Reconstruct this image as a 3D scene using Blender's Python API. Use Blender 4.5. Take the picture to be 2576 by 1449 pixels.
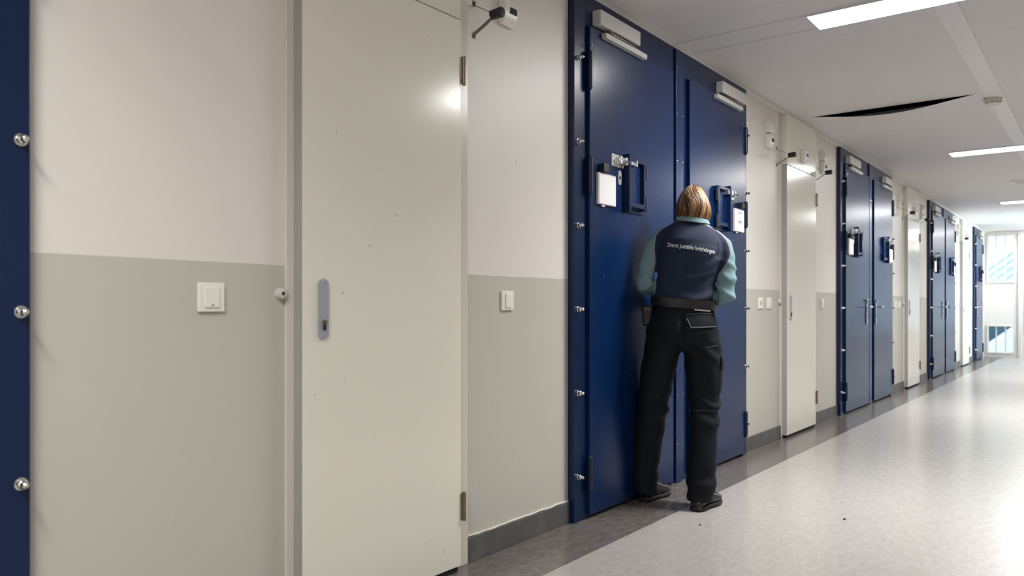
import bpy, bmesh, math, random
from mathutils import Vector, Matrix, noise
from mathutils.bvhtree import BVHTree

random.seed(7)
scene = bpy.context.scene
COL = scene.collection
for o in list(bpy.data.objects):
    bpy.data.objects.remove(o)

# ------------------------------------------------------------------ camera
HCAM, DCAM = 1.045, 2.09            # eye height, distance to the cell wall (wall face is y = 0)
cam = bpy.data.cameras.new('camera')
camo = bpy.data.objects.new('camera', cam)
COL.objects.link(camo)
camo.location = (0, -DCAM, HCAM)
camo.rotation_euler = (math.radians(90), 0, math.radians(37.2 - 90))
cam.sensor_width = 36
cam.lens = 1979 * 36 / 2576
cam.shift_y = 47.5 / 2576
cam.clip_start = 0.05
cam.dof.use_dof = True
cam.dof.focus_distance = 4.1
cam.dof.aperture_fstop = 3.2
scene.camera = camo

# ------------------------------------------------------------------ world / exposure
w = bpy.data.worlds.new('sky')
scene.world = w
w.use_nodes = True
bg = w.node_tree.nodes['Background']
bg.inputs[0].default_value = (0.80, 0.92, 1.0, 1)
bg.inputs[1].default_value = 8.0
scene.view_settings.view_transform = 'Standard'
scene.view_settings.look = 'None'
scene.view_settings.gamma = 1
scene.view_settings.use_curve_mapping = False
scene.view_settings.exposure = 0.68
LAMP = 36.0                          # radiance of the ceiling light panels

HC = 2.615                           # ceiling height
PER = 4.72                           # the doors repeat every 4.72 m
XEND = 19.16
YR = -2.83                           # right wall
XB = -7.2                            # back wall behind the camera

# ------------------------------------------------------------------ materials
def mat(name, col, rough=0.5, metal=0.0, spec=0.5, bump=None, var=None, coat=0.0, emis=None):
    m = bpy.data.materials.new(name)
    m.use_nodes = True
    nt = m.node_tree
    b = nt.nodes['Principled BSDF']
    b.inputs['Base Color'].default_value = (*col, 1)
    b.inputs['Roughness'].default_value = rough
    b.inputs['Metallic'].default_value = metal
    b.inputs['Specular IOR Level'].default_value = spec
    b.inputs['Coat Weight'].default_value = coat
    if emis:
        b.inputs['Emission Color'].default_value = (*emis[0], 1)
        b.inputs['Emission Strength'].default_value = emis[1]
    if bump:                       # (scale, strength, distance)
        tc = nt.nodes.new('ShaderNodeTexCoord')
        n = nt.nodes.new('ShaderNodeTexNoise')
        n.inputs['Scale'].default_value = bump[0]
        n.inputs['Detail'].default_value = 4
        bp = nt.nodes.new('ShaderNodeBump')
        bp.inputs['Strength'].default_value = bump[1]
        bp.inputs['Distance'].default_value = bump[2]
        nt.links.new(tc.outputs['Object'], n.inputs['Vector'])
        nt.links.new(n.outputs['Fac'], bp.inputs['Height'])
        nt.links.new(bp.outputs['Normal'], b.inputs['Normal'])
    if var:                        # (scale, colour2, lo, hi)
        tc = nt.nodes.new('ShaderNodeTexCoord')
        n = nt.nodes.new('ShaderNodeTexNoise')
        n.inputs['Scale'].default_value = var[0]
        n.inputs['Detail'].default_value = 6
        r = nt.nodes.new('ShaderNodeMapRange')
        r.inputs['From Min'].default_value = var[2]
        r.inputs['From Max'].default_value = var[3]
        mx = nt.nodes.new('ShaderNodeMix')
        mx.data_type = 'RGBA'
        mx.inputs[6].default_value = (*col, 1)
        mx.inputs[7].default_value = (*var[1], 1)
        nt.links.new(tc.outputs['Object'], n.inputs['Vector'])
        nt.links.new(n.outputs['Fac'], r.inputs['Value'])
        nt.links.new(r.outputs['Result'], mx.inputs[0])
        nt.links.new(mx.outputs[2], b.inputs['Base Color'])
    return m

def N(nt, t, **kw):
    n = nt.nodes.new(t)
    for k, v in kw.items():
        if k.startswith('i_'):
            n.inputs[int(k[2:])].default_value = v
        else:
            setattr(n, k, v)
    return n

def specks(nt, bsdf, base_socket, col, scale, thr, stretch=(1, 1, 1), amount=0.8, seed=0.0):
    """sparse little scuffs of colour col over base_socket"""
    tc = N(nt, 'ShaderNodeTexCoord')
    mp = N(nt, 'ShaderNodeMapping')
    mp.inputs['Scale'].default_value = stretch
    mp.inputs['Location'].default_value = (seed, seed * 2, seed * 3)
    nz = N(nt, 'ShaderNodeTexNoise')
    nz.inputs['Scale'].default_value = scale
    nz.inputs['Detail'].default_value = 2
    gt = N(nt, 'ShaderNodeMath', operation='GREATER_THAN', i_1=thr)
    ml = N(nt, 'ShaderNodeMath', operation='MULTIPLY', i_1=amount)
    mx = N(nt, 'ShaderNodeMix', data_type='RGBA')
    mx.inputs[7].default_value = (*col, 1)
    nt.links.new(tc.outputs['Object'], mp.inputs[0])
    nt.links.new(mp.outputs[0], nz.inputs['Vector'])
    nt.links.new(nz.outputs['Fac'], gt.inputs[0])
    nt.links.new(gt.outputs[0], ml.inputs[0])
    nt.links.new(ml.outputs[0], mx.inputs[0])
    if isinstance(base_socket, tuple):
        mx.inputs[6].default_value = (*base_socket, 1)
    else:
        nt.links.new(base_socket, mx.inputs[6])
    nt.links.new(mx.outputs[2], bsdf.inputs['Base Color'])
    return mx.outputs[2]

C_WALL = (0.80, 0.755, 0.69)
C_DADO = (0.56, 0.535, 0.47)
C_DOOR = (0.83, 0.80, 0.69)

def wall_material():
    m = mat('painted_wall', C_WALL, 0.42, bump=(170, 0.35, 0.0015))
    nt = m.node_tree
    b = nt.nodes['Principled BSDF']
    g = N(nt, 'ShaderNodeNewGeometry')
    sp = N(nt, 'ShaderNodeSeparateXYZ')
    nz = N(nt, 'ShaderNodeTexNoise')
    nz.inputs['Scale'].default_value = 3.0
    ml = N(nt, 'ShaderNodeMath', operation='MULTIPLY', i_1=0.008)
    ad = N(nt, 'ShaderNodeMath', operation='ADD')
    gt = N(nt, 'ShaderNodeMath', operation='GREATER_THAN', i_1=1.182)
    mx = N(nt, 'ShaderNodeMix', data_type='RGBA')
    mx.inputs[6].default_value = (*C_DADO, 1)
    mx.inputs[7].default_value = (*C_WALL, 1)
    L = nt.links.new
    L(g.outputs['Position'], sp.inputs[0])
    L(g.outputs['Position'], nz.inputs['Vector'])
    L(nz.outputs['Fac'], ml.inputs[0])
    L(sp.outputs['Z'], ad.inputs[0])
    L(ml.outputs[0], ad.inputs[1])
    L(ad.outputs[0], gt.inputs[0])
    L(gt.outputs[0], mx.inputs[0])
    s = specks(nt, b, mx.outputs[2], (0.25, 0.2, 0.15), 34, 0.80, (1, 1, .6), 0.5)
    return m

M = {}
M['wall'] = wall_material()
M['white_door'] = mat('cream_gloss_paint', C_DOOR, 0.17, bump=(60, 0.10, 0.001))
specks(M['white_door'].node_tree, M['white_door'].node_tree.nodes['Principled BSDF'], C_DOOR,
       (0.16, 0.13, 0.09), 55, 0.775, (1, 1, .45), 0.8, 3.1)
M['white_frame'] = mat('cream_frame_paint', (0.70, 0.665, 0.575), 0.25)
M['door_edge'] = mat('bare_aluminium_edge', (0.42, 0.40, 0.40), 0.45, 0.3)
BLUE = (0.0012, 0.017, 0.075)
M['blue'] = mat('navy_paint', BLUE, 0.27, spec=0.4, bump=(130, 0.10, 0.001))
specks(M['blue'].node_tree, M['blue'].node_tree.nodes['Principled BSDF'], BLUE,
       (0.35, 0.40, 0.48), 60, 0.81, (1, 1, .8), 0.8, 1.3)
M['blue_frame'] = mat('navy_frame_paint', (0.0012, 0.013, 0.055), 0.30, spec=0.4)
M['blue_dark'] = mat('navy_hinge_paint', (0.004, 0.014, 0.04), 0.35)
M['ceil'] = mat('ceiling_white', (0.81, 0.78, 0.77), 0.55)
M['strip'] = mat('ceiling_strip_white', (0.88, 0.86, 0.85), 0.45)
M['cove'] = mat('cove_cream', (0.76, 0.73, 0.66), 0.45)
M['base'] = mat('grey_skirting', (0.095, 0.092, 0.088), 0.45, var=(9, (0.12, 0.117, 0.11), .45, .6))
M['galv'] = mat('zinc_plated', (0.72, 0.74, 0.72), 0.28, 0.9, bump=(40, 0.25, 0.002))
M['steel'] = mat('bright_steel', (0.80, 0.78, 0.74), 0.18, 1.0)
M['alu'] = mat('satin_aluminium', (0.52, 0.53, 0.57), 0.38, 0.55)
M['brass'] = mat('aged_brass', (0.28, 0.235, 0.15), 0.33, 0.85)
M['closer'] = mat('grey_closer_paint', (0.60, 0.585, 0.55), 0.45)
M['plastic'] = mat('white_plastic', (0.86, 0.83, 0.76), 0.3)
M['plastic_grey'] = mat('light_grey_rubber', (0.62, 0.60, 0.54), 0.5)
M['black'] = mat('black_rubber', (0.012, 0.012, 0.013), 0.5)
M['dark'] = mat('cavity_shade_black', (0.004, 0.004, 0.004), 0.9)  # near-black that paints the shade inside gaps and voids
M['paper'] = mat('white_card', (0.84, 0.83, 0.82), 0.6)
M['ink'] = mat('grey_ink', (0.12, 0.12, 0.13), 0.6)
M['clear'] = mat('clear_acrylic', (0.62, 0.58, 0.60), 0.12)
M['bracket'] = mat('dull_steel', (0.20, 0.18, 0.155), 0.4, 0.6)
M['red_window'] = mat('dark_display', (0.03, 0.015, 0.015), 0.12)
M['light'] = mat('lit_diffuser', (0.9, 0.9, 0.9), 0.5, emis=((1.0, 0.985, 0.975), LAMP))
M['light_dim'] = mat('lit_diffuser_dimmer', (0.9, 0.9, 0.9), 0.5, emis=((1.0, 0.985, 0.965), LAMP * .8))
M['lamp_frame'] = mat('lamp_frame_white', (0.80, 0.79, 0.80), 0.4)
M['win_frame'] = mat('window_frame_white', (0.62, 0.60, 0.55), 0.4)
M['green_led'] = mat('green_indicator', (0.3, 0.6, 0.35), 0.3)

def floor_material(name, c1, c2, c3, rough, lo=.32, hi=.68):
    m = mat(name, c1, rough)
    nt = m.node_tree
    b = nt.nodes['Principled BSDF']
    L = nt.links.new
    g = N(nt, 'ShaderNodeNewGeometry')
    mp = N(nt, 'ShaderNodeMapping')
    mp.inputs['Scale'].default_value = (1.0, 2.2, 1)
    mp.inputs['Rotation'].default_value = (0, 0, 0.5)
    n1 = N(nt, 'ShaderNodeTexNoise')
    n1.inputs['Scale'].default_value = 16
    n1.inputs['Detail'].default_value = 8
    n1.inputs['Roughness'].default_value = 0.68
    n1.inputs['Distortion'].default_value = 0.6
    r1 = N(nt, 'ShaderNodeMapRange')
    r1.inputs['From Min'].default_value = lo
    r1.inputs['From Max'].default_value = hi
    m1 = N(nt, 'ShaderNodeMix', data_type='RGBA')
    m1.inputs[6].default_value = (*c1, 1)
    m1.inputs[7].default_value = (*c2, 1)
    n2 = N(nt, 'ShaderNodeTexNoise')
    n2.inputs['Scale'].default_value = 60
    n2.inputs['Detail'].default_value = 5
    n2.inputs['Distortion'].default_value = 2.5
    r2 = N(nt, 'ShaderNodeMapRange')
    r2.inputs['From Min'].default_value = 0.60
    r2.inputs['From Max'].default_value = 0.74
    m2 = N(nt, 'ShaderNodeMix', data_type='RGBA')
    m2.inputs[7].default_value = (*c3, 1)
    L(g.outputs['Position'], mp.inputs[0])
    L(mp.outputs[0], n1.inputs['Vector'])
    L(mp.outputs[0], n2.inputs['Vector'])
    L(n1.outputs['Fac'], r1.inputs['Value'])
    L(r1.outputs[0], m1.inputs[0])
    L(n2.outputs['Fac'], r2.inputs['Value'])
    L(r2.outputs[0], m2.inputs[0])
    L(m1.outputs[2], m2.inputs[6])
    L(m2.outputs[2], b.inputs['Base Color'])
    n3 = N(nt, 'ShaderNodeTexNoise')
    n3.inputs['Scale'].default_value = 1.3
    r3 = N(nt, 'ShaderNodeMapRange')
    r3.inputs['From Min'].default_value = 0.3
    r3.inputs['From Max'].default_value = 0.7
    r3.inputs['To Min'].default_value = rough - 0.05
    r3.inputs['To Max'].default_value = rough + 0.07
    L(g.outputs['Position'], n3.inputs['Vector'])
    L(n3.outputs['Fac'], r3.inputs['Value'])
    bp = N(nt, 'ShaderNodeBump')
    bp.inputs['Strength'].default_value = 0.12
    bp.inputs['Distance'].default_value = 0.001
    n4 = N(nt, 'ShaderNodeTexNoise')
    n4.inputs['Scale'].default_value = 22
    L(g.outputs['Position'], n4.inputs['Vector'])
    L(n4.outputs['Fac'], bp.inputs['Height'])
    L(bp.outputs[0], b.inputs['Normal'])
    return m

M['floor'] = floor_material('pale_linoleum', (0.41, 0.39, 0.365), (0.335, 0.317, 0.293), (0.25, 0.23, 0.21), 0.24)
M['border'] = floor_material('dark_linoleum', (0.095, 0.084, 0.075), (0.160, 0.146, 0.135), (0.23, 0.21, 0.19), 0.21, .34, .66)

def ceiling_material():
    m = M['ceil']
    nt = m.node_tree
    b = nt.nodes['Principled BSDF']
    L = nt.links.new
    g = N(nt, 'ShaderNodeNewGeometry')
    sp = N(nt, 'ShaderNodeSeparateXYZ')
    ad = N(nt, 'ShaderNodeMath', operation='ADD', i_1=30.0 - 4.33)
    dv = N(nt, 'ShaderNodeMath', operation='DIVIDE', i_1=0.236)
    fr = N(nt, 'ShaderNodeMath', operation='FRACT')
    lt = N(nt, 'ShaderNodeMath', operation='LESS_THAN', i_1=0.014)
    mx = N(nt, 'ShaderNodeMix', data_type='RGBA')
    mx.inputs[6].default_value = (0.81, 0.78, 0.77, 1)
    mx.inputs[7].default_value = (0.64, 0.615, 0.605, 1)
    L(g.outputs['Position'], sp.inputs[0])
    L(sp.outputs['X'], ad.inputs[0])
    L(ad.outputs[0], dv.inputs[0])
    L(dv.outputs[0], fr.inputs[0])
    L(fr.outputs[0], lt.inputs[0])
    d2 = N(nt, 'ShaderNodeMath', operation='DIVIDE', i_1=PER)
    f2 = N(nt, 'ShaderNodeMath', operation='FRACT')
    l2 = N(nt, 'ShaderNodeMath', operation='LESS_THAN', i_1=0.0012)
    s3 = N(nt, 'ShaderNodeMath', operation='SUBTRACT', i_1=0.24 / PER)
    a3 = N(nt, 'ShaderNodeMath', operation='ABSOLUTE')
    l3 = N(nt, 'ShaderNodeMath', operation='LESS_THAN', i_1=0.0006)
    ad2 = N(nt, 'ShaderNodeMath', operation='ADD', i_1=PER * 10 - 4.33)
    m3 = N(nt, 'ShaderNodeMath', operation='MAXIMUM')
    mx2 = N(nt, 'ShaderNodeMix', data_type='RGBA')
    mx2.inputs[7].default_value = (0.20, 0.19, 0.19, 1)
    L(sp.outputs['X'], ad2.inputs[0]); L(ad2.outputs[0], d2.inputs[0]); L(d2.outputs[0], f2.inputs[0])
    L(f2.outputs[0], l2.inputs[0]); L(f2.outputs[0], s3.inputs[0]); L(s3.outputs[0], a3.inputs[0]); L(a3.outputs[0], l3.inputs[0])
    L(l2.outputs[0], m3.inputs[0]); L(l3.outputs[0], m3.inputs[1]); L(m3.outputs[0], mx2.inputs[0])
    L(lt.outputs[0], mx.inputs[0])
    L(mx.outputs[2], mx2.inputs[6])
    L(mx2.outputs[2], b.inputs['Base Color'])
ceiling_material()

def glass_material(tint):
    m = bpy.data.materials.new('window_glass')
    m.use_nodes = True
    nt = m.node_tree
    nt.nodes.clear()
    out = N(nt, 'ShaderNodeOutputMaterial')
    mix = N(nt, 'ShaderNodeMixShader')
    fr = N(nt, 'ShaderNodeFresnel')
    fr.inputs[0].default_value = 1.45
    tr = N(nt, 'ShaderNodeBsdfTransparent')
    tr.inputs[0].default_value = (*tint, 1)
    gl = N(nt, 'ShaderNodeBsdfGlossy')
    gl.inputs['Roughness'].default_value = 0.02
    L = nt.links.new
    L(fr.outputs[0], mix.inputs[0])
    L(tr.outputs[0], mix.inputs[1])
    L(gl.outputs[0], mix.inputs[2])
    L(mix.outputs[0], out.inputs[0])
    return m
M['glass'] = glass_material((0.50, 0.53, 0.54))
M['clear_glass'] = glass_material((0.93, 0.96, 0.96))

# ------------------------------------------------------------------ mesh helpers
class MB:
    def __init__(s):
        s.bm = bmesh.new()

    def box(s, x0, x1, y0, y1, z0, z1, bev=0.0, seg=2):
        bm = s.bm
        vs = [bm.verts.new((x, y, z)) for x in (min(x0, x1), max(x0, x1))
              for y in (min(y0, y1), max(y0, y1)) for z in (min(z0, z1), max(z0, z1))]
        idx = [(0, 1, 3, 2), (4, 6, 7, 5), (0, 4, 5, 1), (2, 3, 7, 6), (0, 2, 6, 4), (1, 5, 7, 3)]
        fs = [bm.faces.new([vs[i] for i in f]) for f in idx]
        if bev > 0:
            es = list({e for f in fs for e in f.edges})
            bmesh.ops.bevel(bm, geom=es, offset=bev, segments=seg, affect='EDGES', profile=0.5)
        return s

    def cyl(s, p0, p1, r0, r1=None, seg=20, caps=True):
        r1 = r0 if r1 is None else r1
        p0, p1 = Vector(p0), Vector(p1)
        d = (p1 - p0).normalized()
        u = d.orthogonal().normalized()
        v = d.cross(u)
        a, b = [], []
        for i in range(seg):
            t = 2 * math.pi * i / seg
            o = u * math.cos(t) + v * math.sin(t)
            a.append(s.bm.verts.new(p0 + o * r0))
            b.append(s.bm.verts.new(p1 + o * r1))
        for i in range(seg):
            j = (i + 1) % seg
            s.bm.faces.new((a[i], a[j], b[j], b[i]))
        if caps:
            s.bm.faces.new(a[::-1])
            s.bm.faces.new(b)
        return s

    def lathe(s, p0, d, prof, seg=24):
        """prof: list of (distance along d, radius); closed ends"""
        p0, d = Vector(p0), Vector(d).normalized()
        u = d.orthogonal().normalized()
        v = d.cross(u)
        rings = []
        for (h, r) in prof:
            rings.append([s.bm.verts.new(p0 + d * h + (u * math.cos(2 * math.pi * i / seg) + v * math.sin(2 * math.pi * i / seg)) * max(r, 1e-4)) for i in range(seg)])
        s.loft(rings)
        return s

    def loft(s, rings, caps=True):
        n = len(rings[0])
        for k in range(len(rings) - 1):
            a, b = rings[k], rings[k + 1]
            for i in range(n):
                j = (i + 1) % n
                s.bm.faces.new((a[i], a[j], b[j], b[i]))
        if caps:
            s.bm.faces.new(rings[0][::-1])
            s.bm.faces.new(rings[-1])
        return s

    def ellrings(s, data, seg=32, ex=2.0):
        """data: (cx, cy, z, a, b) horizontal rings"""
        rings = []
        for (cx, cy, z, a, b) in data:
            r = []
            for i in range(seg):
                t = 2 * math.pi * i / seg
                c, sn = math.cos(t), math.sin(t)
                r.append(s.bm.verts.new((cx + a * math.copysign(abs(c) ** (2 / ex), c), cy + b * math.copysign(abs(sn) ** (2 / ex), sn), z)))
            rings.append(r)
        return s.loft(rings)

    def tube(s, pts, radii, seg=14, flat=1.0):
        """round-ended tube through pts"""
        pts = [Vector(p) for p in pts]
        n = len(pts)
        rings = []
        u = None
        for k, p in enumerate(pts):
            d = (pts[min(k + 1, n - 1)] - pts[max(k - 1, 0)]).normalized()
            if u is None:
                u = d.orthogonal().normalized()
            else:
                u = (u - d * u.dot(d)).normalized()
            v = d.cross(u)
            r = radii[k] if hasattr(radii, '__len__') else radii
            mk = lambda c, rr: [s.bm.verts.new(c + (u * math.cos(2 * math.pi * i / seg) + v * flat * math.sin(2 * math.pi * i / seg)) * rr) for i in range(seg)]
            if k == 0:
                rings.append(mk(p - d * r * 0.85, r * 0.4))
                rings.append(mk(p - d * r * 0.5, r * 0.85))
            rings.append(mk(p, r))
            if k == n - 1:
                rings.append(mk(p + d * r * 0.5, r * 0.85))
                rings.append(mk(p + d * r * 0.85, r * 0.4))
        return s.loft(rings)

    def prism(s, poly, y0, y1):
        """poly of (x, z) extruded along y"""
        a = [s.bm.verts.new((x, y0, z)) for x, z in poly]
        b = [s.bm.verts.new((x, y1, z)) for x, z in poly]
        return s.loft([a, b])

    def sphere(s, c, r, sc=(1, 1, 1), seg=24):
        mt = Matrix.Translation(c) @ Matrix.Diagonal((r * sc[0], r * sc[1], r * sc[2], 1))
        bmesh.ops.create_uvsphere(s.bm, u_segments=seg, v_segments=seg // 2, radius=1, matrix=mt)
        return s

    def mesh(s, name, m, angle=35):
        bmesh.ops.recalc_face_normals(s.bm, faces=s.bm.faces)
        # smooth shading, but flat faces stay flat next to their narrow bevels
        lim = math.radians(angle)
        for f in s.bm.faces:
            f.smooth = True
        for e in s.bm.edges:
            if len(e.link_faces) == 2:
                an = e.calc_face_angle(0)
                a1, a2 = [f.calc_area() for f in e.link_faces]
                e.smooth = an < lim and not (an > .1 and max(a1, a2) > 6 * max(min(a1, a2), 1e-12))
        me = bpy.data.meshes.new(name)
        s.bm.to_mesh(me)
        s.bm.free()
        me.materials.append(m)
        return me

    def obj(s, name, m, parent=None, angle=35, label=None):
        o = bpy.data.objects.new(name, s.mesh(name, m, angle))
        COL.objects.link(o)
        if parent:
            o.parent = parent
        if label:
            o['label'] = label
        return o

def stadium(cx, cz, hw, hh, seg=10):
    pts = []
    for i in range(seg + 1):
        t = math.pi * i / seg
        pts.append((cx + hw * math.cos(t), cz + hh - hw + hw * math.sin(t)))
    for i in range(seg + 1):
        t = math.pi + math.pi * i / seg
        pts.append((cx + hw * math.cos(t), cz - hh + hw + hw * math.sin(t)))
    return pts

def tag(o, label, cat, group=None, kind=None):
    o['label'] = label
    o['category'] = cat
    if group:
        o['group'] = group
    if kind:
        o['kind'] = kind
    return o

def empty(name, loc):
    o = bpy.data.objects.new(name, None)
    o.empty_display_size = 0.1
    o.location = loc
    COL.objects.link(o)
    return o

def copy_tree(o, dx, parent=None):
    c = o.copy()
    COL.objects.link(c)
    if parent:
        c.parent = parent
    else:
        c.location.x += dx
    for ch in list(o.children):
        copy_tree(ch, 0, c)
    return c

def text_mesh(body, size, offset=0.0, align='LEFT', extrude=0.0004):
    cu = bpy.data.curves.new('lettering', 'FONT')
    cu.body = body
    cu.size = size
    cu.offset = offset
    cu.extrude = extrude
    cu.align_x = align
    cu.resolution_u = 3
    o = bpy.data.objects.new('lettering', cu)
    COL.objects.link(o)
    dg = bpy.context.evaluated_depsgraph_get()
    me = bpy.data.meshes.new_from_object(o.evaluated_get(dg))
    bpy.data.objects.remove(o)
    return me

# ------------------------------------------------------------------ setting
def struct(mb, name, m, label, cat):
    return tag(mb.obj(name, m), label, cat, kind='structure')

YB = -0.335                           # edge of the dark border strip
struct(MB().box(XB, XEND + .2, YR, YB, -0.08, 0), 'floor', M['floor'], 'pale beige marbled linoleum corridor floor', 'floor')
struct(MB().box(XB, XEND + .2, YB, 0, -0.08, 0), 'trim_1', M['border'], 'dark grey marbled linoleum border strip along the foot of the cell wall', 'floor border')
struct(MB().box(XB, XEND + .2, 0, 0.25, -0.08, HC + .3), 'wall_left', M['wall'], 'long corridor wall painted cream above and grey below', 'wall')
rw = MB()
rw.box(XB, 15.2, YR - .2, YR, -0.08, HC + .3)
rw.box(18.7, XEND + .2, YR - .2, YR, -0.08, HC + .3)
rw.box(15.2, 18.7, YR - .2, YR, -0.08, .6)
rw.box(15.2, 18.7, YR - .2, YR, 2.4, HC + .3)
struct(rw, 'wall_right', M['wall'], 'opposite corridor wall behind the camera side', 'wall')
struct(MB().box(XB - .2, XB, YR, 0, -0.08, HC + .3), 'wall_back', M['wall'], 'closing wall of the corridor behind the camera', 'wall')

# ceiling planks: boxes around the sagging opening (lights are set just under the planks)
GX0, GX1, GY0, GY1 = 6.69, 6.93, -1.35, -0.085
cb = MB()
cb.box(XB, GX0, YR, 0, HC, HC + .02)
cb.box(GX1, XEND + .2, YR, 0, HC, HC + .02)
cb.box(GX0, GX1, GY1, 0, HC, HC + .02)
cb.box(GX0, GX1, YR, GY0, HC, HC + .02)
struct(cb, 'ceiling', M['ceil'], 'white metal plank ceiling of the corridor', 'ceiling')
struct(MB().box(XB, XEND + .2, YR, 0, HC + .28, HC + .3), 'trim_2', M['dark'], 'black slab painted as the shade in the void above the ceiling planks', 'ceiling void')  # black colour stands in for the shade above the sagging plank
YC = -1.415
struct(MB().box(XB, XEND, YC - .055, YC + .055, HC - .006, HC), 'trim_3', M['strip'], 'bright white lengthwise strip down the middle of the ceiling', 'ceiling strip')
struct(MB().box(XB, XEND, -.035, 0, HC - .03, HC, .004), 'trim_4', M['cove'],
       'cream angle trim where the cell wall meets the ceiling', 'trim')
# sagging plank
sg = MB()
nx, ny = 6, 40
top = [[sg.bm.verts.new((GX0 + (GX1 - GX0) * i / nx, GY0 + (GY1 - GY0) * j / ny,
        HC - 0.062 * (1 - i / nx) ** 1.3 * math.sin(math.pi * j / ny) ** 1.35 + .001)) for j in range(ny + 1)] for i in range(nx + 1)]
bot = [[sg.bm.verts.new(v.co + Vector((0, 0, .0025))) for v in r] for r in top]
for g_ in (top, bot):
    for i in range(nx):
        for j in range(ny):
            sg.bm.faces.new((g_[i][j], g_[i + 1][j], g_[i + 1][j + 1], g_[i][j + 1]))
for j in range(ny):
    sg.bm.faces.new((top[0][j], top[0][j + 1], bot[0][j + 1], bot[0][j]))
tag(sg.obj('ceiling_panel', M['ceil']), 'ceiling plank sagging at one edge, leaving a dark curved gap', 'ceiling panel')

# end wall with its two barred windows and a large one beside them
EW = [(0.07, 0.665, -0.045, -0.545), (1.545, 2.56, -0.045, -0.545)]
eb = MB()
X0, X1 = XEND, XEND + .2
eb.box(X0, X1, -.045, 0, 0, HC)
eb.box(X0, X1, -.545, -.045, 0, .07)
eb.box(X0, X1, -.545, -.045, .665, 1.545)
eb.box(X0, X1, -.545, -.045, 2.56, HC)
eb.box(X0, X1, -.72, -.545, 0, HC)
eb.box(X0, X1, -2.70, -.72, 0, .5)
eb.box(X0, X1, -2.70, -.72, 2.35, HC)
eb.box(X0, X1, YR, -2.70, 0, HC)
tag(eb.obj('wall_end', mat('end_wall_paint', (0.66, 0.64, 0.63), 0.5)), 'white end wall of the corridor around the barred windows', 'wall', kind='structure')
def window(n, y0, y1, z0, z1, bars, lab, fw=.03):
    r = empty('window_%d' % n, (XEND, (y0 + y1) / 2, z0))
    r.rotation_euler = (0, 0, 0)
    mb = MB()
    yl, yr = (y0 - y1) / 2, -(y0 - y1) / 2
    h = z1 - z0
    for a in ((yr, yr + fw, 0, h), (yl - fw, yl, 0, h), (yr + fw, yl - fw, 0, fw), (yr + fw, yl - fw, h - fw, h)):
        mb.box(-.02, .10, a[0], a[1], a[2], a[3], .004)
    mb.obj('window_frame', M['win_frame'], r)
    for b in range(bars):
        yb = yl + (yr - yl) * (b + 1) / (bars + 1)
        MB().box(.02, .06, yb - .012, yb + .012, fw, h - fw, .004).obj('window_bar', M['win_frame'], r)
    MB().box(.065, .071, yr + fw, yl - fw, fw, h - fw).obj('pane', M['glass'], r)
    tag(r, lab, 'window', kind='structure')
window(1, -.045, -.545, 1.545, 2.56, 2, 'tall upper window with two white bars at the corridor end')
window(2, -.045, -.545, .07, .665, 2, 'low window near the floor with two white bars at the corridor end')
window(3, -.72, -2.70, .5, 2.35, 3, 'wide daylight window in the right part of the end wall', .05)
w4 = empty('window_4', (15.2, YR, .6))
mb = MB()
for a in ((0, .05, 0, 1.8), (3.45, 3.5, 0, 1.8), (.05, 3.45, 0, .05), (.05, 3.45, 1.75, 1.8)):
    mb.box(a[0], a[1], -.12, .01, a[2], a[3], .004)
mb.obj('window_frame', M['win_frame'], w4)
for k in range(1, 4):
    MB().box(k * 3.5 / 4 - .025, k * 3.5 / 4 + .025, -.10, 0, .05, 1.75, .004).obj('window_bar', M['win_frame'], w4)
MB().box(.05, 3.45, -.07, -.064, .05, 1.75).obj('pane', M['clear_glass'], w4)
tag(w4, 'long daylight window in the opposite wall near the far end', 'window', kind='structure')
struct(MB().box(XEND - .03, XEND, -.66, -.60, 0, HC - .03, .004), 'trim_5', M['win_frame'], 'vertical cream post right of the end windows', 'trim')
struct(MB().box(XEND - .03, XEND, -.60, 0, HC - .06, HC - .006, .004), 'trim_6', M['win_frame'], 'cream head rail above the upper end window', 'trim')

# outside: staircase with teal rails and a pale yard
st = empty('outdoor_staircase', (22.2, -.5, -1.6))
mteal = mat('teal_steel', (0.003, 0.035, 0.065), 0.5)
mteal2 = mat('pale_teal_rail', (0.22, 0.35, 0.39), 0.5)
mpale = mat('pale_concrete', (0.50, 0.49, 0.47), 0.8)
sl = 0.80
def slanted(mb, z, th, x0, x1, ya=1.7, yb=-2.6):
    # a sloping slab rising towards -y
    za, zb = z, z + sl * (ya - yb)
    v = [mb.bm.verts.new(p) for p in ((x0, ya, za), (x0, yb, zb), (x0, yb, zb + th), (x0, ya, za + th),
                                      (x1, ya, za), (x1, yb, zb), (x1, yb, zb + th), (x1, ya, za + th))]
    for f in ((0, 1, 2, 3), (7, 6, 5, 4), (0, 4, 5, 1), (3, 2, 6, 7), (0, 3, 7, 4), (1, 5, 6, 2)):
        mb.bm.faces.new([v[i] for i in f])
    return mb
slanted(MB(), .92, .10, 0, .06).obj('stringer', mpale, st)
slanted(MB(), 1.04, .95, .8, .9).obj('soffit', mteal, st)
for k in range(4):
    slanted(MB(), 2.75 - k * .175, .05, 0, .04).obj('handrail', mteal2, st)
tag(st, 'outdoor stair with pale teal handrails seen through the end windows', 'staircase')
tag(MB().box(20.2, 34, -9, 8, -1.7, -1.6).obj('yard', mpale), 'pale paved yard outside the end windows', 'yard', kind='structure')

ob = empty('opposite_building', (28, 0, -1.6))
MB().box(0, 4, -12, 12, 0, 9, .02).obj('facade', mpale, ob)
for j in range(5):
    for i in range(2):
        MB().box(-.04, 0, -9 + j * 4.2, -8.2 + j * 4.2, 5 + i * 2.0, 6 + i * 2.0, .01).obj('window', mteal, ob)
tag(ob, 'pale building across the yard outside the end windows', 'building')

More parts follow.
